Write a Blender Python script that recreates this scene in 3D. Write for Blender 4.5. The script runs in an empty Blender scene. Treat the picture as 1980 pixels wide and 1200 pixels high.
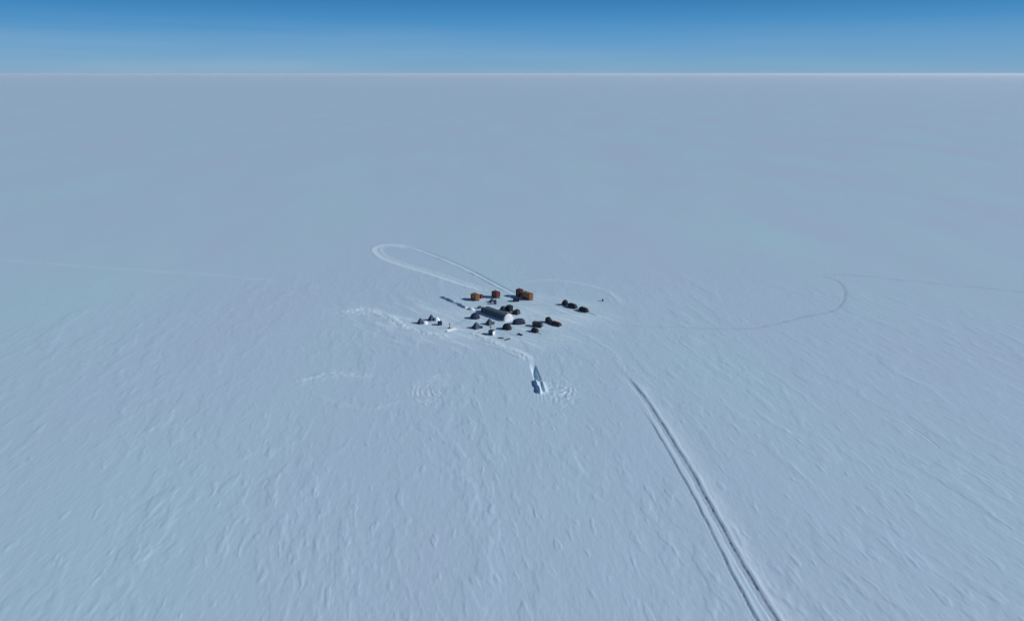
import bpy, bmesh, math, random
import numpy as np
from mathutils import Vector, Matrix, Euler

SC = bpy.context.scene
COL = SC.collection
R = math.radians
random.seed(7)

# ------------------------------------------------------------------ camera
cam = bpy.data.cameras.new('camera')
cam.sensor_fit = 'HORIZONTAL'; cam.sensor_width = 36.0; cam.lens = 24.0
cam.clip_start = 1.0; cam.clip_end = 300000.0
camo = bpy.data.objects.new('camera', cam); COL.objects.link(camo)
camo.location = (0, 0, 100.0); camo.rotation_euler = (R(90 - 19.13), 0, 0)
SC.camera = camo

# ------------------------------------------------------------------ sky, sun, exposure
SKY_STRENGTH = 0.05
HAZE_DENSITY = 2.2e-5
SUN_EL, SUN_AZ = 30.0, 98.0           # azimuth clockwise from +Y: from the right, a touch toward the viewer
world = bpy.data.worlds.new('World'); SC.world = world; world.use_nodes = True
nt = world.node_tree; nt.nodes.clear()
sky = nt.nodes.new('ShaderNodeTexSky'); sky.sky_type = 'NISHITA'; sky.sun_disc = False
sky.sun_elevation = R(SUN_EL); sky.sun_rotation = R(SUN_AZ)
sky.altitude = 3200.0; sky.air_density = 1.0; sky.dust_density = 0.15; sky.ozone_density = 3.0
bg = nt.nodes.new('ShaderNodeBackground'); bg.inputs['Strength'].default_value = SKY_STRENGTH
wo = nt.nodes.new('ShaderNodeOutputWorld')
# the low band of the polar sky: clear blue paling to the horizon, blended into the Nishita sky higher up
tcw = nt.nodes.new('ShaderNodeTexCoord'); spx = nt.nodes.new('ShaderNodeSeparateXYZ'); nt.links.new(tcw.outputs['Generated'], spx.inputs[0])
cr = nt.nodes.new('ShaderNodeValToRGB'); nt.links.new(spx.outputs['Z'], cr.inputs[0])
for pos, c in ((0.0, (.215, .375, .555)), (.012, (.185, .375, .57)), (.036, (.135, .340, .588)), (.065, (.070, .272, .550)), (.09, (.042, .213, .465)), (.15, (.032, .17, .40))):
    e = cr.color_ramp.elements[0] if pos == 0 else cr.color_ramp.elements.new(pos)
    e.color = (*c, 1)
cr.color_ramp.elements[-1].color = (.030, .12, .30, 1)
scl = nt.nodes.new('ShaderNodeVectorMath'); scl.operation = 'SCALE'; scl.inputs['Scale'].default_value = 1 / SKY_STRENGTH
nt.links.new(cr.outputs[0], scl.inputs[0])
fz = nt.nodes.new('ShaderNodeMapRange'); fz.inputs['From Min'].default_value = .15; fz.inputs['From Max'].default_value = .5; nt.links.new(spx.outputs['Z'], fz.inputs['Value'])
mxw = nt.nodes.new('ShaderNodeMix'); mxw.data_type = 'RGBA'; nt.links.new(fz.outputs[0], mxw.inputs[0])
mpv = nt.nodes.new('ShaderNodeMapping'); mpv.inputs['Scale'].default_value = (2.2, 2.2, 45); nt.links.new(tcw.outputs['Generated'], mpv.inputs['Vector'])
nzv = nt.nodes.new('ShaderNodeTexNoise'); nzv.inputs['Scale'].default_value = 1.3; nzv.inputs['Detail'].default_value = 5; nt.links.new(mpv.outputs[0], nzv.inputs['Vector'])
side = nt.nodes.new('ShaderNodeMapRange'); side.inputs['From Min'].default_value = .45; side.inputs['From Max'].default_value = -.6; side.inputs['To Min'].default_value = .35; nt.links.new(spx.outputs['X'], side.inputs['Value'])
low = nt.nodes.new('ShaderNodeMapRange'); low.inputs['From Min'].default_value = .075; low.inputs['From Max'].default_value = .005; nt.links.new(spx.outputs['Z'], low.inputs['Value'])
thr = nt.nodes.new('ShaderNodeMapRange'); thr.inputs['From Min'].default_value = .35; thr.inputs['From Max'].default_value = .75; thr.inputs['To Max'].default_value = .55; nt.links.new(nzv.outputs[0], thr.inputs['Value'])
m1 = nt.nodes.new('ShaderNodeMath'); m1.operation = 'MULTIPLY'; nt.links.new(side.outputs[0], m1.inputs[0]); nt.links.new(low.outputs[0], m1.inputs[1])
m2 = nt.nodes.new('ShaderNodeMath'); m2.operation = 'MULTIPLY'; nt.links.new(m1.outputs[0], m2.inputs[0]); nt.links.new(thr.outputs[0], m2.inputs[1])
veil = nt.nodes.new('ShaderNodeMix'); veil.data_type = 'RGBA'; veil.inputs[7].default_value = (.30 / SKY_STRENGTH, .46 / SKY_STRENGTH, .60 / SKY_STRENGTH, 1)
nt.links.new(m2.outputs[0], veil.inputs[0]); nt.links.new(scl.outputs[0], veil.inputs[6])
nt.links.new(veil.outputs[2], mxw.inputs[6])
nt.links.new(sky.outputs[0], mxw.inputs[7])
nt.links.new(mxw.outputs[2], bg.inputs[0]); nt.links.new(bg.outputs[0], wo.inputs[0])

sun = bpy.data.lights.new('sun', 'SUN'); sun.energy = 3.3; sun.angle = R(0.53); sun.color = (1.0, 0.985, 0.96)
suno = bpy.data.objects.new('sun', sun); COL.objects.link(suno)
sd = Vector((math.sin(R(SUN_AZ)) * math.cos(R(SUN_EL)), math.cos(R(SUN_AZ)) * math.cos(R(SUN_EL)), math.sin(R(SUN_EL))))
suno.rotation_euler = (-sd).to_track_quat('-Z', 'Y').to_euler(); suno.location = (60, 200, 150)

SC.cycles.volume_bounces = 4; SC.cycles.max_bounces = 10
SC.view_settings.view_transform = 'Standard'; SC.view_settings.look = 'None'
SC.view_settings.exposure = 0.0; SC.view_settings.gamma = 1.0

# ------------------------------------------------------------------ materials
def mat(name, col, rough=0.7, var=0.12, scale=3.0, metal=0.0, stripe=None, spec=0.3):
    m = bpy.data.materials.new(name); m.use_nodes = True
    t = m.node_tree; b = t.nodes['Principled BSDF']
    b.inputs['Roughness'].default_value = rough; b.inputs['Metallic'].default_value = metal
    b.inputs['Specular IOR Level'].default_value = spec
    tc = t.nodes.new('ShaderNodeTexCoord')
    n = t.nodes.new('ShaderNodeTexNoise'); n.inputs['Scale'].default_value = scale; n.inputs['Detail'].default_value = 4
    t.links.new(tc.outputs['Object'], n.inputs['Vector'])
    mr = t.nodes.new('ShaderNodeMapRange'); mr.inputs['To Min'].default_value = 1 - var; mr.inputs['To Max'].default_value = 1 + var
    mr.inputs['From Min'].default_value = 0.3; mr.inputs['From Max'].default_value = 0.7
    t.links.new(n.outputs[0], mr.inputs['Value'])
    mx = t.nodes.new('ShaderNodeVectorMath'); mx.operation = 'SCALE'
    mx.inputs[0].default_value = col; t.links.new(mr.outputs[0], mx.inputs['Scale'])
    t.links.new(mx.outputs[0], b.inputs['Base Color'])
    if stripe:
        w = t.nodes.new('ShaderNodeTexWave'); w.inputs['Scale'].default_value = stripe
        bp = t.nodes.new('ShaderNodeBump'); bp.inputs['Strength'].default_value = 0.3; bp.inputs['Distance'].default_value = 0.03
        t.links.new(tc.outputs['Object'], w.inputs['Vector']); t.links.new(w.outputs[1], bp.inputs['Height'])
        t.links.new(bp.outputs[0], b.inputs['Normal'])
    return m

M = dict(
    orange=mat('orange_paint', (0.21, 0.078, 0.028), 0.5, 0.15), red=mat('red_paint', (0.13, 0.028, 0.028), 0.5, 0.15),
    dark_red=mat('dark_red_paint', (0.085, 0.02, 0.022), 0.5, 0.15),
    maroon=mat('maroon_tarp', (0.06, 0.022, 0.03), 0.7, 0.2), dark=mat('black_rubber', (0.02, 0.022, 0.027), 0.7, 0.2),
    steel=mat('dark_steel', (0.07, 0.08, 0.09), 0.5, 0.2, metal=0.4), grey_fabric=mat('grey_fabric', (0.08, 0.12, 0.165), 0.8, 0.12, 1.2),
    white_fabric=mat('white_fabric', (0.66, 0.67, 0.68), 0.8, 0.04), navy=mat('navy_fabric', (0.022, 0.035, 0.085), 0.7, 0.2),
    black_fabric=mat('black_fabric', (0.015, 0.02, 0.03), 0.8, 0.2), slate=mat('slate_fabric', (0.06, 0.08, 0.11), 0.8, 0.15),
    pale=mat('pale_panel', (0.66, 0.67, 0.68), 0.6, 0.05), olive=mat('olive_paint', (0.055, 0.065, 0.055), 0.6, 0.2),
    teal=mat('teal_paint', (0.05, 0.10, 0.11), 0.6, 0.15), glass=mat('dark_glass', (0.03, 0.04, 0.05), 0.1, 0.05, spec=0.6),
    wood=mat('weathered_wood', (0.14, 0.12, 0.10), 0.8, 0.2), tarp=mat('dark_tarp', (0.025, 0.032, 0.045), 0.7, 0.25),
    light_roof=mat('pale_roof', (0.5, 0.5, 0.5), 0.6, 0.08), white=mat('white_paint', (0.8, 0.8, 0.8), 0.5, 0.04),
)

# snow: near-white with a faint cold tint; disturbed snow (attribute "churn") is fresher and whiter, old crust a touch darker
snow = bpy.data.materials.new('snow'); snow.use_nodes = True
t = snow.node_tree; b = t.nodes['Principled BSDF']
b.inputs['Roughness'].default_value = 0.55; b.inputs['Specular IOR Level'].default_value = 0.5
geo = t.nodes.new('ShaderNodeNewGeometry')
def tnoise(scale, detail=3):
    mp = t.nodes.new('ShaderNodeMapping'); mp.inputs['Rotation'].default_value = (0, 0, R(-10)); mp.inputs['Scale'].default_value = (1, 0.35, 1)
    t.links.new(geo.outputs['Position'], mp.inputs['Vector'])
    n = t.nodes.new('ShaderNodeTexNoise'); n.inputs['Scale'].default_value = scale; n.inputs['Detail'].default_value = detail
    t.links.new(mp.outputs[0], n.inputs['Vector']); return n
n1 = tnoise(0.012, 5); n2 = tnoise(0.9, 5)
att = t.nodes.new('ShaderNodeAttribute'); att.attribute_name = 'churn'
rmp = t.nodes.new('ShaderNodeMapRange'); rmp.inputs['From Min'].default_value = 0.3; rmp.inputs['From Max'].default_value = 0.7
t.links.new(n1.outputs[0], rmp.inputs['Value'])
mixa = t.nodes.new('ShaderNodeMix'); mixa.data_type = 'RGBA'
SNOW_A, SNOW_B, SNOW_C = (0.550, 0.685, 0.855), (0.515, 0.745, 0.86), (0.71, 0.875, 0.98)
mixa.inputs[6].default_value = SNOW_A + (1,); mixa.inputs[7].default_value = SNOW_B + (1,)
t.links.new(rmp.outputs[0], mixa.inputs[0])
mixb = t.nodes.new('ShaderNodeMix'); mixb.data_type = 'RGBA'; mixb.inputs[7].default_value = SNOW_C + (1,)
t.links.new(mixa.outputs[2], mixb.inputs[6]); t.links.new(att.outputs['Fac'], mixb.inputs[0])
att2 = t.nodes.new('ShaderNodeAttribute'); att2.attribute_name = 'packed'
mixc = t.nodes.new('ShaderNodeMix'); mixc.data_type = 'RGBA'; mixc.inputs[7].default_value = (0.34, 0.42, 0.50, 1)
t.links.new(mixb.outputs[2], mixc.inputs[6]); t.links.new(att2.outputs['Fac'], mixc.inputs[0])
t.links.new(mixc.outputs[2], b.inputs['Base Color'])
bp = t.nodes.new('ShaderNodeBump'); bp.inputs['Strength'].default_value = 0.55; bp.inputs['Distance'].default_value = 0.12
t.links.new(n2.outputs[0], bp.inputs['Height']); t.links.new(bp.outputs[0], b.inputs['Normal'])

# ------------------------------------------------------------------ snow field: one height field
def perlin(u, v, seed):
    iu = np.floor(u).astype(np.int64); iv = np.floor(v).astype(np.int64); fu = u - iu; fv = v - iv
    def g(a, c, du, dv):
        h = (a * 374761393 + c * 668265263 + seed * 1442695041) & 0x7fffffff
        h = ((h ^ (h >> 13)) * 1274126177) & 0x7fffffff; h = h ^ (h >> 16)
        an = (h & 0xffff) * (2 * np.pi / 65536.0)
        return np.cos(an) * du + np.sin(an) * dv
    su = fu * fu * fu * (fu * (fu * 6 - 15) + 10); sv = fv * fv * fv * (fv * (fv * 6 - 15) + 10)
    a = g(iu, iv, fu, fv); b_ = g(iu + 1, iv, fu - 1, fv); c = g(iu, iv + 1, fu, fv - 1); d = g(iu + 1, iv + 1, fu - 1, fv - 1)
    return (a + (b_ - a) * su) * (1 - sv) + (c + (d - c) * su) * sv

def sstep(x, a, b_):
    k = np.clip((x - a) / (b_ - a), 0, 1); return k * k * (3 - 2 * k)

STRIPS = {
'T1': [(37.0,230.4),(40.2,214.7),(42.5,202.7),(44.4,186.7),(45.8,171.9),(47.2,156.7),(48.0,141.8),(48.7,127.3),(49.5,117.3),(50.7,105.1),(52.1,93.0),(56,60)],
'T2': [(39.6,200.8),(40.6,194.3),(42.2,181.9),(43.5,167.9),(44.6,154.2),(45.5,140.8),(46.0,126.1),(46.5,116.5),(47.2,105.1),(47.9,94.1),(51,60)],
'T3': [(47,269),(58,267.2),(71.2,266.6),(85.9,265.4),(99.0,266.0),(110.5,270.9),(125.9,279.4),(140.1,286.2),(148.7,294.0),(157.0,306.9),(164.1,323.5),(165.4,335.1),(162.9,344.6),(176.9,345.6),(190.3,339.8),(203.3,334.2),(218.0,327.9),(232.7,322.6),(247.2,314.2),(300,290)],
'T4': [(-313.2,382.0),(-269.8,370.6),(-246.1,365.1),(-209.5,355.6),(-182.0,350.6),(-161.0,346.6),(-136.4,338.9),(-113.0,332.4)],
'LF': [(1.2,310.9),(-6.4,322.6),(-13.2,334.2),(-25.1,354.6),(-41.4,378.5),(-55.6,396.6),(-64.6,405.6)],
'LN': [(-64.6,405.6),(-70.0,409.6),(-78.1,410.9),(-82.1,403.0),(-79.3,391.7),(-72.5,378.5),(-59.9,364.1),(-47.0,351.6),(-34.8,338.9),(-23.3,327.0),(-15.2,319.2)],
'B1': [(-78.1,286.2),(-72.0,289.7),(-64.7,288.3),(-58.1,283.4),(-53.4,278.7),(-47.6,270.3),(-40.0,262.9),(-34.3,259.4),(-29.0,257.1),(-20.8,255.4)],
'B2': [(-19.1,262.3),(-12.5,255.4),(-7.1,249.8),(-1.0,242.8),(3.9,237.2),(7.2,230.4)],
'B2b': [(-14.3,249.8),(-7.0,245.5),(-1.0,239.2),(4.8,233.3)],
'B3': [(2.6,329.7),(7.9,334.2),(18.6,336.1),(28.9,332.4),(41.0,323.5),(46.3,315.0),(49.6,303.0),(50.3,291.9)],
'B4': [(20.7,269.7),(27.5,261.2),(32.9,252.5),(38.2,239.2),(39.5,228.0),(40.2,214.7)],
'B5': [(-49.5,310.9),(-45.4,299.2),(-37.4,291.9),(-27.4,284.8),(-20.3,280.0)],
'R1': [(-76.1,212.7),(-70.2,216.9),(-63.9,220.3),(-56.3,219.0),(-48.8,217.7)],
'R2': [(-68.5,204.7),(-47.4,193.6),(-35.1,199.0),(-23.3,197.9)],
'S1': [(112.1,189.1),(115.3,186.1),(118.3,182.8),(120.6,177.2),(120.8,169.9)],
'S2': [(124.0,164.4),(125.1,157.4),(127.1,148.4),(128.4,142.9)],
'S3': [(79.4,130.9),(80.9,125.6),(81.2,119.7)],
'S4': [(79.8,118.1),(79.8,112.0),(80.0,105.1)],
'RIDGE': [(-34.4,308.5),(-31.6,305.4),(-28.4,301.5),(-24.7,297.0),(-21.6,292.6),(-19.5,289.7)],
'TR': [(7.3,230.5),(8.1,222.2),(9.0,214.5)],
'BL': [(8.0,215.0),(8.7,209.8),(9.5,203.9)],
'BR': [(10.4,214.0),(10.8,209.4),(11.2,204.8)],
}
def smooth_line(pts):
    P = [Vector(p) for p in pts]; out = []
    for i in range(len(P) - 1):
        p0 = P[max(i - 1, 0)]; p1 = P[i]; p2 = P[i + 1]; p3 = P[min(i + 2, len(P) - 1)]
        for k in range(4):
            s = k / 4
            out.append(0.5 * ((2 * p1) + (p2 - p0) * s + (2 * p0 - 5 * p1 + 4 * p2 - p3) * s * s + (3 * p1 - p0 - 3 * p2 + p3) * s ** 3))
    out.append(P[-1]); return [(p.x, p.y) for p in out]

def strip_coords(x, y, key, pad):
    """indices near the line, signed distance (positive to the left of travel), fraction along, length"""
    L = smooth_line(STRIPS[key]); A = np.array(L)
    lo = A.min(0) - pad; hi = A.max(0) + pad
    idx = np.nonzero((x > lo[0]) & (x < hi[0]) & (y > lo[1]) & (y < hi[1]))[0]
    xs = x[idx]; ys = y[idx]; best = np.full(len(idx), 1e9); sg = np.zeros(len(idx)); al = np.zeros(len(idx))
    seg = np.hypot(*(A[1:] - A[:-1]).T); cum = np.concatenate([[0], np.cumsum(seg)])
    for i in range(len(A) - 1):
        dx, dy = A[i + 1] - A[i]; l2 = dx * dx + dy * dy
        if l2 < 1e-9: continue
        q = np.clip(((xs - A[i, 0]) * dx + (ys - A[i, 1]) * dy) / l2, 0, 1)
        ex = xs - A[i, 0] - q * dx; ey = ys - A[i, 1] - q * dy; d = np.hypot(ex, ey)
        m = d < best; best[m] = d[m]; sg[m] = np.sign(dx * ey - dy * ex)[m]; al[m] = cum[i] + q[m] * seg[i]
    k = best < pad
    return idx[k], best[k] * sg[k], al[k] / cum[-1], al[k]

def bump1(d, w): return np.exp(-(d / w) ** 2)

def snow_height(x, y):
    r = np.hypot(x, y); sp = np.maximum(0.3, np.where(r < 360, 0.0022 * r, 0.0045 * r))
    h = np.zeros_like(x); ch = np.zeros_like(x); pk = np.zeros_like(x)
    th = R(10); u = x * math.cos(th) + y * math.sin(th); v = -x * math.sin(th) + y * math.cos(th)
    near = np.nonzero(r < 2500)[0]
    U = u[near]; V = v[near]; S = sp[near]
    U = U + 3.0 * perlin(U / 30, V / 50, 91)
    patch = np.clip(0.74 + 1.1 * perlin(U / 26, V / 60, 5), 0.25, 1.3)
    H = np.zeros_like(U)
    for k, (lu, lv, amp, kind) in enumerate([(60, 160, 0.22, 0), (22, 50, 0.06, 0), (7.5, 22, 0.035, 0), (3.0, 8, 0.022, 1), (1.6, 4.2, 0.032, 1), (0.9, 2.2, 0.04, 1), (1.2, 1.7, 0.022, 0), (0.7, 1.0, 0.018, 0)]):
        w = np.clip((lu / S - 2.0) / 3.0, 0, 1)
        n = perlin(U / lu, V / lv, 11 + k)
        if kind: n = sstep(n, 0.12, 0.5) - 0.5 * sstep(-n, 0.2, 0.6)      # sparse wind-cut ridges and scoops
        H += amp * w * n * (patch if lu < 8 else 1.0)
    # blown crust edges: low shelves, steep on one side
    for k, (lu, lv, amp) in enumerate([(9, 24, 0.03), (4.0, 11, 0.03)]):
        w = np.clip((lu / S - 3.0) / 4.0, 0, 1)
        n = perlin(U / lu, V / lv, 41 + k) + 0.25 * perlin(U / (lu * .3), V / (lv * .3), 51 + k)
        H += amp * w * np.tanh(14 * (n - 0.22)) * patch
    # isolated larger sastrugi: steep on the windward nose, tailing off downwind
    for k, (lu, lv, amp, th_) in enumerate([(2.2, 7.5, 0.07, .36), (0.95, 3.0, 0.085, .33), (4.0, 13, .07, .42)]):
        w = np.clip((lu / S - 2.5) / 3.0, 0, 1)
        n = perlin(U / lu + .35 * perlin(U / lu * 2.1, V / lv * 2.3, 66 + k), V / lv, 61 + k + 40)
        H += amp * w * sstep(n, th_, th_ + .14) * (0.85 + 0.5 * perlin(U / .8, V / 2.6, 69))
    ce = np.sqrt(((x[near] - 2) / 46) ** 2 + ((y[near] - 278) / 36) ** 2)
    calm = sstep(ce, 0.6, 1.15)
    H *= 0.06 + 0.94 * calm
    h[near] += H
    wob = 0.5 + perlin(x / 3.0, y / 3.0, 77)
    # trampled and groomed snow in and around the camp
    fl = (1 - calm)
    h[near] += fl * 0.05 * perlin(x[near] / 2.2, y[near] / 2.2, 61)
    ch[near] += 0.6 * fl * np.clip(0.6 + 1.1 * perlin(x[near] / 14, y[near] / 18, 62), 0, 1.3)

    cu = (x[near] - y[near]) * .7071; cv = (x[near] + y[near]) * .7071
    ce2 = np.sqrt(((x[near] + 12) / 75) ** 2 + ((y[near] - 275) / 45) ** 2); f2 = 1 - sstep(ce2, .45, 1.0)
    sw = perlin(cv / 2.6 + .8 * perlin(cu / 16, cv / 9, 95), cu / 22, 96) + .5 * perlin(cv / 1.1, cu / 9, 97)
    ch[near] += f2 * 0.9 * sstep(sw, .05, .5); h[near] += f2 * 0.05 * sw

    def rut(key, width, depth, rim=0.3, churn=0.0, pad=6, fade=0.0, ruts=1, keep=0.0):
        i, d, f, a = strip_coords(x, y, key, pad)
        env = sstep(f, 0, fade) if fade else np.ones_like(f)
        env = env * (0.85 + 0.3 * perlin(a / 2.0, d * 0 + 3.3, 71))
        if keep: h[i] *= 1 - keep * bump1(d, width * 2)
        if ruts == 1: prof = -bump1(d, width * 0.5) * depth
        else:
            prof = np.zeros_like(d)
            for q in np.linspace(-0.5, 0.5, ruts): prof -= depth * bump1(d - q * width, width * 0.42 / (ruts - 1))
        prof += depth * rim * (bump1(d - width * 1.2, width * 0.5) + bump1(d + width * 1.2, width * 0.5))
        h[i] += prof * env; ch[i] = np.maximum(ch[i], churn * bump1(np.maximum(np.abs(d) - width * 0.3, 0), width) * env)
    def berm(key, width, height, churn=0.7, rough=0.5, pad=6, cw=1.0):
        i, d, f, a = strip_coords(x, y, key, pad)
        e = sstep(f, 0, 0.12) * (1 - sstep(f, 0.9, 1.0))
        lump = 1 + rough * (1.3 * perlin(a / 5.5, d / 2.5, 73) + 0.9 * perlin(a / 1.7, d / 1.1, 75))
        h[i] += height * bump1(d, width) * lump * e
        ch[i] = np.maximum(ch[i], churn * bump1(d, width * cw) * e * np.clip(0.75 + 1.5 * perlin(a / 7, d / 3, 78) + .6 * perlin(a / 2, d / 1.5, 79), .1, 1.3))
    # twin vehicle track running out to the right foreground
    def track(key, wide, depth, churn):
        i, d, f, a = strip_coords(x, y, key, 8); e = sstep(f, 0.02, 0.16) * (0.9 + 0.4 * perlin(a / 6.0, d * 0 + 3.3, 71))
        d = d + 0.25 * perlin(a / 5.0, d * 0 + 1.7, 76)
        h[i] *= 1 - 0.75 * bump1(d, 2.5)
        g = lambda c, w: bump1(d - c, w)
        nz = 0.75 + 0.9 * perlin(a / 1.1, d / .5, 72)
        n2_ = 0.75 + 0.9 * perlin(a / .8, d / .4 + 9, 74)
        if wide:
            prof = 0.20 * sstep(d, -1.1, -.3) * (1 - sstep(d, .55, 1.0)) + 0.17 * g(.68, .22) * nz + 0.17 * g(.2, .2) * n2_ + 0.15 * g(-.35, .2) * (1.5 - nz) + 0.06 * g(-1.55, .2) * n2_
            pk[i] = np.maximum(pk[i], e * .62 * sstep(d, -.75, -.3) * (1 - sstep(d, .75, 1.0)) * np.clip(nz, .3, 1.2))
        else:
            prof = 0.19 * g(.08, .3) * (.3 + .7 * n2_) + .05 * g(-.75, .25) * nz
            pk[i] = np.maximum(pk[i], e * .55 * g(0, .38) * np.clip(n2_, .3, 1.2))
        h[i] += e * depth * (-prof + 0.14 * g(1.6 if wide else .9, .45)); ch[i] = np.maximum(ch[i], churn * g(2.6, 2.4) * e)
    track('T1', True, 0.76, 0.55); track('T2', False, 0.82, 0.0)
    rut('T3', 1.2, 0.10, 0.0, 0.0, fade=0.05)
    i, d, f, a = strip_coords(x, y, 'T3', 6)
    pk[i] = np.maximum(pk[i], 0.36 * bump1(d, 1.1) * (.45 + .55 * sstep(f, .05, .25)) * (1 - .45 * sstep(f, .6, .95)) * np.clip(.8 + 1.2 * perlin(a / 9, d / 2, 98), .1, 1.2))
    for (p, q, k) in (((-19, 287), (-8, 262), 0), ((-14, 298), (8, 300), 1), ((6, 281), (30, 284), 0), ((0, 268), (14, 262), 1), ((-26, 268), (-16, 284), 0), ((4, 296), (24, 292), 1), ((-3, 262), (6, 240), 0), ((8, 262), (20, 250), 1)):
        STRIPS['path'] = [p, ((p[0] + q[0]) / 2 + 1.5 * (-1) ** k, (p[1] + q[1]) / 2 + 2.0), q]
        i, d, f, a = strip_coords(x, y, 'path', 4)
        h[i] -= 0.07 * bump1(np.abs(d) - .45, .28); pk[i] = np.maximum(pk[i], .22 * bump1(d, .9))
    berm('T4', 1.2, 0.05, 0.32, 1.0, cw=1.6)
    # loop road behind the camp: a sharp far edge and a broad near lane
    berm('LF', 0.8, 0.34, 0.9, 0.25, cw=1.5); rut('LF', 1.2, 0.0, churn=0.0)
    i, d, f, a = strip_coords(x, y, 'LF', 8); h[i] -= 0.3 * bump1(d + 1.8, 0.9) * (1 - sstep(f, .85, 1))
    i, d, f, a = strip_coords(x, y, 'LN', 9)
    e = np.minimum(1, np.minimum(sstep(f, 0, .04) + 0.6, 1.6 - sstep(f, .9, 1.)))
    ch[i] = np.maximum(ch[i], 1.0 * bump1(d, 2.8) * e); h[i] += 0.16 * e * (bump1(d - 2.4, .9) + bump1(d + 2.4, .9)) * (1 + perlin(a / 2, d, 74))
    berm('B1', 2.4, 0.26, 0.95, 1.0, cw=1.7); berm('B2', 1.7, 0.24, 0.95, 0.9, cw=1.5); berm('B2b', 0.9, 0.15, 0.5, 0.7)
    berm('B3', 1.5, 0.12, 0.5, 0.9); berm('B4', 1.2, 0.07, 0.3, 0.9); berm('B5', 1.6, 0.07, 0.5, 0.8)
    berm('R1', 2.6, 0.10, 0.45, 1.6); berm('R2', 1.5, 0.07, 0.15, 0.8)
    for k in ('S1', 'S2'): rut(k, 0.5, 0.10 if k == 'S1' else 0.05, 0.5, 0.1, fade=0.3)
    berm('RIDGE', 0.75, 0.95, 0.3, 0.35)
    # rough lumps near the left end of the camp berm
    m = np.exp(-(((x + 70) / 9) ** 2 + ((y - 287) / 6) ** 2)); h += m * 0.22 * perlin(x / 1.5, y / 2.0, 81); ch = np.maximum(ch, 1.2 * m * sstep(perlin(x / 3.5, y / 2.5, 99), -.25, .35))
    # dug ramp (trench) and the spoil banks below it
    i, d, f, a = strip_coords(x, y, 'TR', 6)
    dep = sstep(f, 0.0, 0.75) * (1 - 0.85 * sstep(f, 0.93, 1.0)); prof = 1 - sstep(np.abs(d), 0.5, 1.15)
    h[i] -= 1.45 * dep * prof; ch[i] = np.maximum(ch[i], 0.9 * prof)
    berm('BL', 0.65, 1.0, 0.7, 0.3); berm('BR', 0.55, 0.6, 0.9, 0.2)
    m = np.exp(-(((x - 9.4) / 1.8) ** 2 + ((y - 208) / 6) ** 2)); ch = np.maximum(ch, 0.6 * m); h += m * 0.12 * np.sin(x * 5.5)
    m = np.exp(-(((x - 16) / 6) ** 2 + ((y - 206) / 9) ** 2)); h += m * 0.24 * (perlin(x / 1.1, y / 1.6, 87) + perlin(x / 2.4, y / 3, 88)); ch = np.maximum(ch, m * .5 * sstep(perlin(x / 2, y / 2.5, 89), -.1, .4))
    # concentric turning marks either side of the ramp
    for (cx, cy, r0, r1, wl, a0, a1, amp) in ((-21.0, 207.0, 2.5, 15, 1.75, 80, 265, 0.06), (13.6, 207.5, 1.2, 10.5, 1.8, -100, 75, 0.06)):
        rr = np.hypot(x - cx, y - cy) + 0.9 * perlin(x / 4, y / 4, 83) + .5 * perlin(x / 1.5, y / 1.5, 85); an = np.degrees(np.arctan2(y - cy, x - cx))
        an = np.where(an < a0 - 40, an + 360, an)
        m = sstep(rr, r0, r0 + 1.5) * (1 - sstep(rr, r1 - 3, r1)) * sstep(an, a0, a0 + 35) * (1 - sstep(an, a1 - 35, a1))
        m *= np.clip(0.6 + 1.8 * perlin(x / 3.5, y / 3.5, 84), 0, 1.4)
        h += amp * m * np.sin(rr * 2 * np.pi / wl); ch = np.maximum(ch, 0.35 * m)
    return h, np.clip(ch, 0, 1), np.clip(pk, 0, 1)

rs = [1.0, 15, 30, 45, 60, 70, 78]
q = 84.0
while q < 90000:
    rs.append(q)
    q += 0.30 if q < 200 else (0.45 if q < 350 else (0.0045 * q if q < 3000 else 0.03 * q))
rs = np.array(rs)
an = np.concatenate([np.linspace(-180, -50, 40, endpoint=False), np.linspace(-50, 50, 1250, endpoint=False), np.linspace(50, 180, 40, endpoint=False)])
an = np.radians(an)
NR, NA = len(rs), len(an)
X = (rs[:, None] * np.sin(an)[None]).ravel(); Y = (rs[:, None] * np.cos(an)[None]).ravel()
Hh, Ch, Pk = snow_height(X, Y)
me = bpy.data.meshes.new('snow_field')
me.vertices.add(NR * NA); me.vertices.foreach_set('co', np.stack([X, Y, Hh], 1).astype(np.float32).ravel())
I = np.arange(NR - 1)[:, None] * NA + np.arange(NA)[None]; J = np.arange(NR - 1)[:, None] * NA + (np.arange(NA)[None] + 1) % NA
quads = np.stack([I, J, J + NA, I + NA], -1).reshape(-1, 4)[:, ::-1]
cap = np.arange(NA)                                    # small disc closing the centre
nq = len(quads)
me.loops.add(nq * 4 + NA); me.loops.foreach_set('vertex_index', np.concatenate([quads.ravel(), cap[::-1]]).astype(np.int32))
me.polygons.add(nq + 1)
me.polygons.foreach_set('loop_start', np.arange(nq + 1, dtype=np.int32) * 4)
at_ = me.attributes.new('churn', 'FLOAT', 'POINT'); at_.data.foreach_set('value', Ch.astype(np.float32))
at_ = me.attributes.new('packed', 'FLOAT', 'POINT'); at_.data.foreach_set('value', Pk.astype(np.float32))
me.update(calc_edges=True); me.validate()
me.polygons.foreach_set('use_smooth', np.ones(len(me.polygons), dtype=bool))
me.materials.append(snow)
ground = bpy.data.objects.new('snow_field', me); COL.objects.link(ground); ground['kind'] = 'structure'

def ground_z(x, y):
    return float(snow_height(np.array([x, x]), np.array([y, y]))[0][0])

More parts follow.
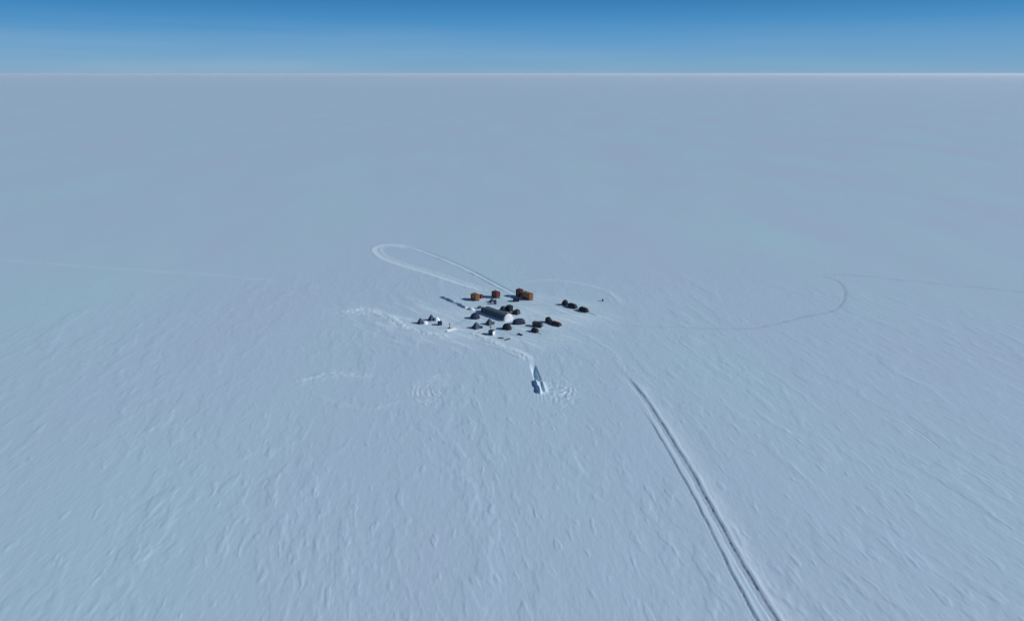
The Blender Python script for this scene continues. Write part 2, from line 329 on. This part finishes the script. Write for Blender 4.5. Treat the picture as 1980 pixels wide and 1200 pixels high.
# ------------------------------------------------------------------ mesh helpers
class MB:
    def __init__(s): s.bm = bmesh.new()
    def box(s, c, d, rz=0.0, ry=0.0, bev=0.0):
        ret = bmesh.ops.create_cube(s.bm, size=1.0)['verts']
        Mx = Matrix.Translation(c) @ Euler((0, ry, rz)).to_matrix().to_4x4() @ Matrix.Diagonal((*d, 1))
        bmesh.ops.transform(s.bm, matrix=Mx, verts=ret)
        if bev:
            es = list({e for v_ in ret for e in v_.link_edges}); bmesh.ops.bevel(s.bm, geom=es, offset=bev, segments=2, affect='EDGES', profile=0.5)
        return s
    def bar(s, p0, p1, r, seg=8, r1=None):
        p0, p1 = Vector(p0), Vector(p1); d = p1 - p0
        Mx = Matrix.Translation((p0 + p1) / 2) @ d.to_track_quat('Z', 'Y').to_matrix().to_4x4()
        bmesh.ops.create_cone(s.bm, cap_ends=True, segments=seg, radius1=r, radius2=r if r1 is None else r1, depth=d.length, matrix=Mx); return s
    def prism(s, prof, y0, y1):            # profile in XZ, extruded along Y
        a = [s.bm.verts.new((x, y0, z)) for x, z in prof]; c = [s.bm.verts.new((x, y1, z)) for x, z in prof]
        s.bm.faces.new(a); s.bm.faces.new(c[::-1]); n = len(prof)
        for k in range(n): s.bm.faces.new((a[k], c[k], c[(k + 1) % n], a[(k + 1) % n]))
        return s
    def loft(s, rings, close=True, cap=True):
        vs = [[s.bm.verts.new(p) for p in r_] for r_ in rings]; n = len(vs[0])
        for a, c in zip(vs, vs[1:]):
            for k in range(n if close else n - 1): s.bm.faces.new((a[k], a[(k + 1) % n], c[(k + 1) % n], c[k]))
        if cap:
            s.bm.faces.new(vs[0][::-1]); s.bm.faces.new(vs[-1])
        return s
    def build(s, name, m, parent=None, smooth=False):
        bmesh.ops.recalc_face_normals(s.bm, faces=s.bm.faces)
        me = bpy.data.meshes.new(name); s.bm.to_mesh(me); s.bm.free(); me.materials.append(M[m] if isinstance(m, str) else m)
        if smooth: me.polygons.foreach_set('use_smooth', np.ones(len(me.polygons), dtype=bool))
        o = bpy.data.objects.new(name, me); COL.objects.link(o)
        if parent: o.parent = parent
        return o

def thing(name, label, cat, x, y, rz=0.0, group=None, z=None):
    o = bpy.data.objects.new(name, None); COL.objects.link(o); o.empty_display_size = 0.3
    o.location = (x, y, (ground_z(x, y) - 0.04) if z is None else z); o.rotation_euler = (0, 0, R(rz))
    o['label'] = label; o['category'] = cat
    if group: o['group'] = group
    return o

def runner(o, name, x0, x1, y, w, h, m='steel'):
    c = 0.35
    return MB().prism([(x0, 0), (x1 - c, 0), (x1, h * .7), (x1 - .04, h * .85), (x1 - c - .05, .07), (x0, .07)], y - w / 2, y + w / 2) \
        .box((x0 + (x1 - x0) * .25, y, h / 2), (.12, w * .6, h)).box((x0 + (x1 - x0) * .7, y, h / 2), (.12, w * .6, h)).build(name, m, o)

# ------------------------------------------------------------------ builders
def caravan(label, x, y, rz, L, W, H, paint, n_win=2, group=None):
    o = thing('living_caravan', label, 'caravan', x, y, rz, group)
    z0 = 0.5
    bd = MB().box((0, 0, z0 + H / 2), (L, W, H), bev=0.08)
    k = max(3, int(L / 1.0))
    for i in range(k + 1):
        xx = -L / 2 + 0.1 + (L - 0.2) * i / k
        for sy in (-1, 1): bd.box((xx, sy * (W / 2 + .01), z0 + H / 2), (.07, .06, H * .94))
    bd.build('body', paint, o)
    rf = MB().prism([(-W / 2 - .06, 0), (W / 2 + .06, 0), (W / 2 + .06, .07), (0, .2), (-W / 2 - .06, .07)], -L / 2 - .06, L / 2 + .06).build('roof', paint, o)
    rf.rotation_euler = (0, 0, R(90)); rf.location = (0, 0, z0 + H - .01)
    ch = MB().bar((0, 0, 0), (0, 0, .55), .09).bar((0, 0, .55), (0, 0, .63), .14).build('chimney', 'steel', rf); ch.location = (W * .2, L * .25, .1)
    for sy in (-1, 1): runner(o, 'ski', -L / 2 + .1, L / 2 + .3, sy * W * .36, .35, z0)
    for sy in (-1, 1):
        for i in range(n_win):
            xx = -L / 2 + L * (i + 1) / (n_win + 1)
            wdw = MB().box((0, 0, .30), (.75, .05, .06)).box((0, 0, -.30), (.75, .05, .06)).box((.345, 0, 0), (.06, .05, .54)).box((-.345, 0, 0), (.06, .05, .54)).build('window', 'white', o)
            wdw.location = (xx + .12, sy * (W / 2 + .04), z0 + H * .6)
            MB().box((0, 0, 0), (.63, .03, .54)).build('pane', 'glass', wdw)
    dr = MB().box((0, 0, .95), (.06, .8, 1.9), bev=.02).build('door', paint, o); dr.location = (L / 2 + .02, .15, z0 + .05)
    MB().bar((.07, .28, .9), (.07, .28, 1.06), .025).build('handle', 'steel', dr)
    MB().box((L / 2 + .25, .15, .38), (.4, .8, .05)).box((L / 2 + .5, .15, .16), (.35, .8, .05)).build('step', 'steel', o)
    MB().bar((-L / 2, .5, .4), (-L / 2 - 1.3, 0, .25), .05).bar((-L / 2, -.5, .4), (-L / 2 - 1.3, 0, .25), .05).build('drawbar', 'steel', o)
    return o

def dome_tent(label, x, y, rz, L, W, H, fab, group=None, name='dome_tent', tunnel=False):
    o = thing(name, label, 'tent', x, y, rz, group)
    rings = []
    n = 24
    if tunnel:
        for i in range(13):
            s = -1 + 2 * i / 12; k = (1 - abs(s) ** 3.2) ** .5 if abs(s) < 1 else .03; k = max(k, .05)
            rings.append([(s * L / 2, math.cos(math.pi * j / n) * W / 2 * k, max(0, math.sin(math.pi * j / n) * H * k)) for j in range(n + 1)])
        MB().loft(rings, close=False, cap=True).build('canopy', fab, o, True)
        hoops = [-.5, 0, .5]
        for hq in hoops:
            k = (1 - abs(hq) ** 3.2) ** .5; hb = MB()
            pts = [(hq * L / 2, math.cos(math.pi * j / 12) * (W / 2 * k + .02), math.sin(math.pi * j / 12) * (H * k + .02)) for j in range(13)]
            for a, c in zip(pts, pts[1:]): hb.bar(a, c, .03, 6)
            hb.build('hoop', 'steel', o)
    else:
        for i in range(9):
            ph = math.pi / 2 * i / 8; k = math.cos(ph) ** .8 if i < 8 else .02
            rings.append([(math.cos(2 * math.pi * j / n) * L / 2 * k * (1 + .03 * math.cos(12 * math.pi * j / n)), math.sin(2 * math.pi * j / n) * W / 2 * k, math.sin(ph) * H) for j in range(n)])
        MB().loft(rings).build('canopy', fab, o, True)
        for a0 in (0, 60, 120):
            pts = []
            for i in range(17):
                ph = math.pi * i / 16; k = abs(math.cos(ph)) ** .8 * (1 if ph < math.pi / 2 else -1)
                pts.append((math.cos(R(a0 + 8)) * L / 2 * k * 1.015, math.sin(R(a0 + 8)) * W / 2 * k * 1.015, math.sin(ph) * H * 1.015))
            pb = MB()
            for a, c in zip(pts, pts[1:]): pb.bar(a, c, .025, 6)
            pb.build('pole', 'steel', o)
    dr = MB().prism([(-.45, 0), (.45, 0), (.42, .7), (.2, 1.05), (-.2, 1.05), (-.42, .7)], -.03, .03).build('door', 'slate' if fab != 'slate' else 'tarp', o)
    dr.location = (L * .35, -W * .35, 0.02); dr.rotation_euler = (R(28), 0, R(40))
    for i in range(6):
        a = R(60 * i + 30)
        MB().bar((math.cos(a) * L * .45, math.sin(a) * W * .45, H * .4), (math.cos(a) * L * .72, math.sin(a) * W * .8, 0), .012, 5).build('guy_line', 'wood', o)
    return o

def pyramid_tent(label, x, y, rz, W, H, fab, group=None):
    o = thing('pyramid_tent', label, 'tent', x, y, rz, group)
    def ring(k, z): 
        w = W / 2 * k; return [(-w, -w, z), (0, -w * .93, z), (w, -w, z), (w * .93, 0, z), (w, w, z), (0, w * .93, z), (-w, w, z), (-w * .93, 0, z)]
    MB().loft([ring(1.0, 0), ring(.72, H * .33), ring(.42, H * .68), ring(.13, H * .97), ring(.03, H)]).build('canopy', fab, o)
    for sx in (-1, 1):
        for sy in (-1, 1): MB().bar((sx * W * .51, sy * W * .51, 0), (-sx * .05, -sy * .05, H * 1.06), .03, 6).build('pole', 'wood', o)
    MB().bar((W * .33, 0, .62), (W * .62, 0, .5), .38, 14, .34).build('entrance_tunnel', fab, o)
    MB().bar((0, 0, H * .88), (.22, .12, H * .84), .06).build('vent', 'white', o)
    sk = MB()
    for s in (-1, 1): sk.box((0, s * W * .56, .03), (W * 1.22, W * .12, .07)).box((s * W * .56, 0, .035), (W * .12, W * 1.0, .08))
    sk.build('snow_skirt', snow, o)
    return o

def track_mesh(L, h, w):
    prof = []
    for i in range(9):
        a = R(-90 - 180 * i / 8); prof.append((-L / 2 + h / 2 + math.cos(a) * h / 2, h / 2 + math.sin(a) * h / 2))
    for i in range(9):
        a = R(90 - 180 * i / 8); prof.append((L / 2 - h / 2 + math.cos(a) * h / 2, h / 2 + math.sin(a) * h / 2))
    m = MB().prism(prof, -w / 2, w / 2)
    for i in range(int(L / .22)):
        xx = -L / 2 + h / 2 + (L - h) * i / max(1, int(L / .22) - 1); m.box((xx, 0, h + .015), (.07, w * 1.02, .04)).box((xx, 0, .0), (.07, w * 1.02, .03))
    return m

def tracked_vehicle(label, x, y, rz, L, W, H, paint, cab_frac=.45, name='tracked_vehicle', bed=None, group=None):
    o = thing(name, label, 'snow vehicle', x, y, rz, group)
    th = min(1.0, H * .38)
    for s in (-1, 1):
        tr = track_mesh(L * .92, th, W * .28).build('track', 'dark', o); tr.location = (0, s * W * .36, 0.0)
        for k in range(4):
            wh = MB().bar((0, -.03, 0), (0, .03, 0), th * .34, 14).build('wheel', 'steel', tr); wh.location = (-L * .32 + L * .64 * k / 3, s * (W * .14 + .03), th / 2)
    MB().box((0, 0, th * .75), (L * .95, W * .5, th * .7), bev=.05).build('chassis', 'steel', o)
    cl = L * cab_frac; cx = L / 2 - cl / 2 - L * .1; zb = th + .05; hc = H - zb
    MB().loft([[(cx - cl / 2, -W * .42, zb), (cx + cl / 2 + .1, -W * .42, zb), (cx + cl / 2 + .1, W * .42, zb), (cx - cl / 2, W * .42, zb)],
               [(cx - cl / 2, -W * .42, zb + hc * .45), (cx + cl / 2 + .12, -W * .42, zb + hc * .45), (cx + cl / 2 + .12, W * .42, zb + hc * .45), (cx - cl / 2, W * .42, zb + hc * .45)],
               [(cx - cl / 2 + .06, -W * .36, H - .06), (cx + cl / 2 - .2, -W * .36, H - .06), (cx + cl / 2 - .2, W * .36, H - .06), (cx - cl / 2 + .06, W * .36, H - .06)],
               [(cx - cl / 2 + .14, -W * .32, H), (cx + cl / 2 - .3, -W * .32, H), (cx + cl / 2 - .3, W * .32, H), (cx - cl / 2 + .14, W * .32, H)]]).build('cab', paint, o)
    ws = MB().box((0, 0, 0), (.04, W * .66, hc * .42)).build('windshield', 'glass', o); ws.location = (cx + cl / 2 + .0, 0, zb + hc * .7); ws.rotation_euler = (0, R(-30), 0)
    for s in (-1, 1):
        sw = MB().box((0, 0, 0), (cl * .6, .04, hc * .36)).build('window', 'glass', o); sw.location = (cx - .05, s * W * .405, zb + hc * .68); sw.rotation_euler = (R(6) * s, 0, 0)
        hl = MB().bar((0, 0, 0), (.08, 0, 0), .1, 12).build('headlight', 'white', o); hl.location = (cx + cl / 2 + .1, s * W * .3, zb + hc * .2)
    bl = L * (1 - cab_frac) - L * .08; bx = -L / 2 + bl / 2
    if bed == 'box': MB().box((bx, 0, zb + hc * .42), (bl, W * .86, hc * .84), bev=.06).build('rear_body', paint, o)
    else:
        bd = MB().box((bx, 0, zb + .05), (bl, W * .84, .1))
        for s in (-1, 1): bd.box((bx, s * W * .41, zb + .25), (bl, .05, .35))
        bd.box((-L / 2 + .03, 0, zb + .25), (.05, W * .8, .35)).build('cargo_bed', paint, o)
    MB().bar((cx - cl / 2 + .2, W * .3, H - .1), (cx - cl / 2 + .2, W * .3, H + .8), .015, 5).build('aerial', 'dark', o)
    return o

def cargo_sledge(label, x, y, rz, L, W, bar_len=1.6, group=None, m='steel', h=.4):
    o = thing('cargo_sledge', label, 'sledge', x, y, rz, group)
    dk = MB()
    n = 6
    for i in range(n): dk.box((0, -W / 2 + W * (i + .5) / n, h), (L, W / n * .88, .06))
    for xx in (-L * .4, 0, L * .4): dk.box((xx, 0, h - .06), (.1, W * .96, .06))
    dk.build('deck', 'wood', o)
    for s in (-1, 1): runner(o, 'runner', -L / 2, L / 2 + .25, s * W * .4, .22, h - .09, m)
    if bar_len:
        MB().bar((L / 2, W * .3, h - .1), (L / 2 + bar_len * .7, 0, .14), .045).bar((L / 2, -W * .3, h - .1), (L / 2 + bar_len * .7, 0, .14), .045).bar((L / 2 + bar_len * .65, 0, .14), (L / 2 + bar_len, 0, .1), .05).build('drawbar', m, o)
    return o

def tarp_load(label, x, y, rz, L, W, H, fab, peak=.0, group=None, z=.42):
    o = thing('tarp_load', label, 'cargo', x, y, rz, group, z=ground_z(x, y) - .04 + z + .03)
    n = 14; rings = []
    for i in range(n + 1):
        s = -1 + 2 * i / n; e = max(.1, (1 - abs(s) ** 7)) ** .5
        hk = H * e * (1 + .07 * math.sin(i * 2.3 + L)) * (1 + peak * (1 - abs(s) * 1.6) if peak else 1)
        wv = W / 2 * (.92 + .05 * math.cos(i * 1.7))
        rings.append([(s * L / 2, -wv, 0), (s * L / 2, -wv * .97, hk * .55), (s * L / 2, -wv * .72, hk * .9), (s * L / 2, 0, hk), (s * L / 2, wv * .72, hk * .92), (s * L / 2, wv * .97, hk * .5), (s * L / 2, wv, 0)])
    MB().loft(rings).build('tarp', fab, o, True)
    for xx in (-.55, 0, .55):
        b_ = MB(); e = (1 - abs(xx) ** 7) ** .5 * (1 + peak * (1 - abs(xx) * 1.6) if peak else 1) * 1.08
        pts = [(xx * L / 2, -W * .49, 0), (xx * L / 2, -W * .485, H * e * .56), (xx * L / 2, -W * .36, H * e * .92), (xx * L / 2, 0, H * e * 1.0), (xx * L / 2, W * .36, H * e * .93), (xx * L / 2, W * .485, H * e * .52), (xx * L / 2, W * .49, 0)]
        for a, c in zip(pts, pts[1:]): b_.bar(a, c, .02, 5)
        b_.build('strap', 'wood', o)
    return o

def crate(label, x, y, rz, L, W, H, m, group=None, name='crate', cat='crate'):
    o = thing(name, label, cat, x, y, rz, group)
    bd = MB().box((0, 0, H / 2), (L, W, H), bev=.03)
    for s in (-1, 1):
        for xx in (-L * .42, L * .42): bd.box((xx, s * W / 2, H / 2), (.1, .05, H * .98))
    bd.build('body', m, o)
    lid = MB().box((0, 0, H + .035), (L + .08, W + .08, .07), bev=.02).build('lid', m, o)
    MB().bar((-.15, W / 2 + .08, H), (.15, W / 2 + .08, H), .02).build('handle', 'steel', lid)
    return o

def snowmobile(label, x, y, rz, paint, s=1.0, group=None):
    o = thing('snowmobile', label, 'snowmobile', x, y, rz, group)
    MB().loft([[(-.1, -.4, .35), (1.0, -.45, .35), (1.45, -.2, .42), (1.45, .2, .42), (1.0, .45, .35), (-.1, .4, .35)],
               [(-.1, -.36, .75), (.9, -.4, .72), (1.35, -.18, .6), (1.35, .18, .6), (.9, .4, .72), (-.1, .36, .75)],
               [(.05, -.25, .98), (.6, -.28, .92), (1.0, -.12, .75), (1.0, .12, .75), (.6, .28, .92), (.05, .25, .98)]]).build('hood', paint, o, False)
    MB().box((-.7, 0, .62), (1.35, .45, .3), bev=.08).build('seat', 'dark', o)
    tr = track_mesh(2.0, .38, .42).build('track', 'dark', o); tr.location = (-.55, 0, 0)
    for k in (-1, 1):
        sk = MB().prism([(.5, 0), (1.35, 0), (1.65, .2), (1.6, .24), (1.3, .06), (.5, .06)], k * .45 - .07, k * .45 + .07).bar((1.0, k * .45, .05), (.85, k * .35, .5), .04).build('ski', 'steel', o)
    w = MB().box((0, 0, 0), (.03, .5, .4), bev=.01).build('windshield', 'glass', o); w.location = (.35, 0, 1.12); w.rotation_euler = (0, R(-35), 0)
    MB().bar((.1, 0, .9), (.0, 0, 1.12), .03).bar((-.02, -.36, 1.12), (-.02, .36, 1.12), .025).build('handlebar', 'dark', o)
    MB().box((-1.45, 0, .62), (.5, .5, .06)).box((-1.68, 0, .75), (.05, .5, .25)).build('rear_rack', 'steel', o)
    o.scale = (s, s, s); return o

def drum(label, x, y, m, group=None):
    o = thing('fuel_drum', label, 'drum', x, y, 20, group)
    MB().bar((0, 0, 0), (0, 0, 1.0), .38, 20).bar((0, 0, .32), (0, 0, .36), .4, 20).bar((0, 0, .66), (0, 0, .7), .4, 20).bar((0, 0, .98), (0, 0, 1.03), .4, 20).build('body', m, o)
    MB().bar((.2, 0, 1.03), (.2, 0, 1.08), .06, 10).build('cap', 'steel', o); return o

# ------------------------------------------------------------------ the arched shelter
AX = -45.0
def arch(W, H, n, k=1.0, z0=0.0):
    return [(math.cos(math.pi * j / n) * W / 2 * k, max(0.0, math.sin(math.pi * j / n)) ** .85 * H * k) for j in range(n + 1)]
def shelter():
    L, W, H = 13.4, 5.6, 2.85
    o = thing('arched_shelter', 'long grey arched tent shelter with a rounded white end, largest structure in the camp centre', 'shelter', -6.5, 280.8, AX)
    rings = []
    for i in range(28):
        xx = -L / 2 + L * i / 27; k = 1.0 - (0.012 if i % 3 else 0.0)
        rings.append([(xx, a, c) for a, c in arch(W, H, 24, k)])
    MB().loft(rings, close=False, cap=False).build('canopy', 'grey_fabric', o, True)
    ec = []
    for i in range(8):
        ph = math.pi / 2 * i / 7; k = max(.03, math.cos(ph) ** .55); ec.append([(L / 2 + .9 * math.sin(ph), a, c) for a, c in arch(W * .985, H * .985, 24, k)])
    e1 = MB().loft(ec, close=False, cap=False).build('end_wall', 'white_fabric', o, True); e1['label'] = 'rounded white end wall facing the sun'
    d = MB().box((0, 0, .85), (.08, .95, 1.7), bev=.02).build('door', 'white_fabric', e1); d.location = (L / 2 + .86, 0, .03)
    ew = MB().loft([[(-L / 2 + .05, a, c) for a, c in arch(W * .98, H * .98, 24)], [(-L / 2 - .35, a, c) for a, c in arch(W * .8, H * .86, 24)]], close=False, cap=True).build('end_wall', 'grey_fabric', o)
    vb = MB().loft([[(-L / 2 - .3, a, c) for a, c in arch(2.6, 2.1, 14)], [(-L / 2 - 2.6, a, c) for a, c in arch(2.4, 2.0, 14)]], close=False, cap=True).build('vestibule', 'slate', o)
    d2 = MB().box((0, 0, .8), (.06, .9, 1.6), bev=.02).build('door', 'tarp', vb); d2.location = (-L / 2 - 2.63, 0, .03)
    for i in range(0, 28, 3):
        rb = MB()
        xx = -L / 2 + L * i / 27; pts = [(xx, a * 1.003, c * 1.006) for a, c in arch(W, H, 20)]
        for a, c in zip(pts, pts[1:]): rb.bar(a, c, .05, 6)
        rb.build('rib', 'grey_fabric', o)
    for s in (-1, 1):
        sk = MB().prism([(0, 0), (.5, 0), (.12, .35), (0, .4)], -L / 2, L / 2).build('snow_skirt', snow, o)
        sk.rotation_euler = (0, 0, R(90 * s)); sk.location = (0, s * (W / 2 - .06), 0)
    for i in range(6):
        xx = -L / 2 + L * (i + .5) / 6
        for s in (-1, 1): MB().bar((xx, s * W * .46, 1.5), (xx, s * (W / 2 + 1.4), 0), .015, 5).build('guy_line', 'wood', o)
    cp = MB().bar((2.5, -1.0, 2.7), (2.5, -1.0, 3.5), .1).bar((2.5, -1.0, 3.5), (2.5, -1.0, 3.6), .16).build('chimney', 'steel', o)
shelter()

# ------------------------------------------------------------------ back row of orange and red caravans
GO = 'orange and red caravans in the back row'
caravan('short orange caravan on skis, leftmost of the back row of caravans', -17.2, 303.4, AX, 3.6, 2.6, 2.3, 'orange', 1, GO)
caravan('dark red caravan in the middle of the back row, behind the grey arched shelter', -7.6, 307.2, AX, 3.4, 2.5, 2.3, 'red', 1, GO)
caravan('long orange caravan on skis, rightmost and biggest of the back row', 7.1, 304.9, AX, 5.4, 2.7, 2.5, 'orange', 3, GO)
caravan('tall maroon caravan standing against the left end of the long orange caravan', 3.6, 308.6, AX, 2.6, 2.6, 3.0, 'dark_red', 1, GO)
crate('small rust coloured box behind the short orange caravan on the left', -14.6, 306.0, AX, 1.6, 1.4, 1.6, 'red', None, 'storage_box', 'box')
drum('small dark blue drum between the two left caravans of the back row', -13.3, 306.6, 'navy')
crate('black generator box in front of the long orange caravan', 1.9, 301.4, 10, 2.6, 1.7, 1.5, 'black_fabric', None, 'generator_box', 'box')
pyramid_tent('small slate blue pyramid tent just in front of the dark red caravan', -9.2, 300.4, 30, 2.6, 1.9, 'slate')
crate('narrow upright dark cabinet beside the slate blue tent in the back row', -7.7, 297.2, 25, .9, .9, 2.0, 'navy', None, 'cabinet', 'cabinet')

# ------------------------------------------------------------------ behind the arched shelter
dome_tent('navy dome tent pressed against the back of the grey arched shelter', -3.9, 287.6, 20, 3.4, 3.0, 2.3, 'navy')
crate('tall black box container right behind the white end of the arched shelter', -1.1, 287.6, AX, 2.4, 2.2, 2.5, 'black_fabric', None, 'box_container', 'container')
tracked_vehicle('dark olive tracked vehicle parked behind the white end of the arched shelter', 1.9, 283.9, AX, 3.6, 2.1, 2.1, 'olive', .5)

crate('small grey crate tucked between the black container and the arched shelter', -2.7, 284.6, AX, 1.1, .9, .8, 'slate')
crate('low slate crate standing past the left end of the arched shelter', -14.6, 291.2, 30, 1.5, 1.0, .9, 'slate')

# ------------------------------------------------------------------ in front of the arched shelter
dome_tent('dark navy dome tent in front of the left end of the arched shelter', -16.0, 278.0, 10, 4.3, 3.5, 2.4, 'navy')
pyramid_tent('slate grey pyramid tent in front of the middle of the arched shelter', -9.5, 270.6, 40, 3.1, 2.6, 'slate')
crate('small dark crate to the right of the slate grey pyramid tent', -7.9, 270.8, 15, .95, .8, .85, 'slate')
pyramid_tent('slate grey pyramid tent nearest the front left, with a round dark drum beside it', -14.8, 266.0, 38, 3.3, 2.6, 'slate')
drum('dark drum standing right of the front left slate grey pyramid tent', -12.5, 265.7, 'slate')
dome_tent('black dome tent in front of the white end of the arched shelter', -2.1, 264.8, -15, 4.0, 3.2, 2.5, 'black_fabric')
dome_tent('wide navy tunnel tent right of the white end of the arched shelter', 2.9, 271.2, 12, 5.9, 2.9, 2.4, 'navy', None, 'tunnel_tent', True)

def mast_hut():
    o = thing('instrument_hut', 'slate box hut with a right wall coloured sunlit white and a roof mast, front row', 'hut', -8.2, 258.6, -35)
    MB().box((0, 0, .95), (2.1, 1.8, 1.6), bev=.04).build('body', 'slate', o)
    MB().box((1.09, 0, .95), (.06, 1.7, 1.55), bev=.02).build('sunlit_wall_panel', 'white', o)['label'] = 'right hand wall, sunlit white painted in'  # sunlit side of the hut put into the colour as a white panel
    for s in (-1, 1): runner(o, 'ski', -1.1, 1.3, s * .6, .25, .18)
    rf = MB().box((0, 0, 1.81), (2.25, 1.95, .1), bev=.03).build('roof', 'slate', o)
    ms = MB().bar((-.75, .2, 1.86), (-.75, .2, 3.1), .07).box((-.75, .2, 3.1), (.5, .5, .5), bev=.1).bar((-.75, .2, 3.3), (-.75, .2, 3.9), .02).build('mast', 'steel', rf)
    d = MB().box((0, 0, .6), (.7, .05, 1.2), bev=.02).build('door', 'slate', o); d.location = (-.2, -.92, .25)
    MB().bar((.25, -.06, .6), (.25, -.06, .75), .02).build('handle', 'steel', d)
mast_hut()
cargo_sledge('small low teal sledge at the very front of the camp, left of two', -4.2, 254.2, 160, 1.9, .8, .9, 'small empty sledges at the front', 'teal', .3)
cargo_sledge('small low teal sledge at the very front of the camp, right of two', -1.9, 252.9, 40, 2.1, .7, 1.0, 'small empty sledges at the front', 'teal', .3)
snowmobile('small dark snowmobile standing alone right of the black dome tent', 3.1, 258.0, 150, 'navy', .8)

# ------------------------------------------------------------------ right side of the camp
tracked_vehicle('dark green tracked vehicle with a boxy rear, right of the navy tunnel tent', 10.8, 267.8, -25, 4.4, 2.3, 2.2, 'olive', .42, bed='box')
cargo_sledge('sledge with drawbar under a black tarp load, front right of the camp', 9.4, 261.6, AX, 3.2, 1.7, 1.9)
tarp_load('black tarp covered load on the sledge in front of the dark green vehicle', 9.4, 261.6, AX, 3.1, 1.7, 1.3, 'black_fabric')
tracked_vehicle('black snow tractor hitched in front of the maroon covered sledge', 15.6, 272.8, 135, 2.9, 2.0, 2.3, 'black_fabric', .6)
cargo_sledge('long sledge carrying the maroon tarp load behind the black snow tractor', 18.6, 269.5, AX + 180, 5.0, 1.9, 1.2)
tarp_load('maroon tarp covered load on the sledge behind the black snow tractor', 18.6, 269.5, AX, 4.9, 1.9, 1.1, 'maroon')

GS = 'sledges of the far right train'; GL = 'loads of the far right train'
TA = -49.0
for (x, y, L, W, H, pk, fab, which, bl) in ((24.3, 296.0, 3.0, 2.0, 1.6, .35, 'black_fabric', 'peaked black load, leftmost', 1.2),
                                   (27.4, 292.4, 4.9, 2.0, 1.5, 0, 'tarp', 'long flat topped dark load, middle', 1.2),
                                   (31.9, 287.2, 4.9, 2.0, 1.5, 0, 'black_fabric', 'long dark load, rightmost', 5.2)):
    first = which.split(',')
    cargo_sledge('sledge under the ' + first[0] + ' of the far right train', x, y, TA, L, W, bl, GS)
    tarp_load(first[0] + ' on the' + first[1] + ' sledge of the far right train', x, y, TA, L * .96, W, H, fab, pk, GL)
drum('lone dark drum standing on open snow far right of the camp', 42.2, 301.6, 'slate')

# ------------------------------------------------------------------ small group on the left
GP = 'slate tents of the left group'
pyramid_tent('slate pyramid tent with a snow heap on its right, farthest left of the camp', -38.8, 271.7, 43, 2.3, 2.5, 'slate', GP)
pyramid_tent('slate pyramid tent behind the dark upright box of the left group', -34.6, 275.6, 45, 2.4, 2.6, 'slate', GP)
crate('dark upright box in front of the slate tents in the left group', -30.4, 269.8, 15, 1.7, 1.5, 1.5, 'navy', None, 'storage_box', 'box')
def white_beam():
    o = thing('white_sledge', 'long narrow white sledge lying on the snow below the upright post', 'sledge', -24.8, 263.4, 37)
    MB().prism([(-2.5, .12), (2.2, .12), (2.6, .42), (2.5, .5), (2.15, .3), (-2.5, .3)], -.5, .5).build('deck', 'white', o)
    for s in (-1, 1):
        MB().box((0, s * .47, .4), (4.6, .06, .22), bev=.02).build('side_rail', 'white', o)
        MB().box((-.1, s * .36, .06), (4.6, .1, .12)).build('runner', 'steel', o)
white_beam()
def post():
    o = thing('signal_post', 'slim dark upright post standing behind the long white sledge', 'post', -26.0, 265.8, 0)
    MB().bar((0, 0, 0), (0, 0, 2.5), .16, 10, .12).build('pole', 'teal', o)
    MB().box((.3, 0, 2.0), (.5, .1, .8), bev=.02).build('panel', 'white', o)
    MB().box((0, 0, .12), (.9, .9, .24), bev=.04).build('base', 'teal', o)
post()
def snow_pile(label, x, y, rz, a, c, hgt):
    n = 22; rings = []
    for i in range(8):
        ph = math.pi / 2 * i / 7; k = max(.03, math.cos(ph))
        rings.append([(math.cos(2 * math.pi * j / n) * a * k * (1 + .1 * math.sin(3 * j + i)), math.sin(2 * math.pi * j / n) * c * k * (1 + .1 * math.cos(2 * j + i)), math.sin(ph) ** 1.3 * hgt - .05) for j in range(n)])
    o = MB().loft(rings).build('snow_pile', snow_white, None, True)
    o.location = (x, y, ground_z(x, y) - .03); o.rotation_euler = (0, 0, R(rz)); o['label'] = label; o['category'] = 'snow pile'; return o
snow_white = mat('fresh_snow', (0.78, 0.85, 0.93), 0.8, 0.03, 4, spec=.1)
snow_pile('bright heap of shovelled snow at the left end of the arched shelter', -18.4, 289.4, -35, 1.9, 1.1, 1.1)
snow_pile('white snow heap against the right side of the farthest left slate tent', -36.8, 271.2, 20, 1.2, 1.0, 1.3)
snow_pile('white snow heap between the rear slate tent and the dark upright box', -32.2, 275.0, 20, 1.25, 1.0, 1.7)

# ------------------------------------------------------------------ thin cold haze in the air over the plain
hz = MB().box((0, 0, 51.5), (190000, 190000, 107.0)).build('haze', 'white')
hm = bpy.data.materials.new('haze'); hm.use_nodes = True; hn = hm.node_tree; hn.nodes.clear()
pv = hn.nodes.new('ShaderNodeVolumePrincipled'); pv.inputs['Density'].default_value = HAZE_DENSITY; pv.inputs['Color'].default_value = (0.93, 0.97, 1.0, 1); pv.inputs['Anisotropy'].default_value = 0.2
ho = hn.nodes.new('ShaderNodeOutputMaterial'); hn.links.new(pv.outputs[0], ho.inputs['Volume'])
hz.data.materials.clear(); hz.data.materials.append(hm); hz['kind'] = 'stuff'; hz.display_type = 'WIRE'
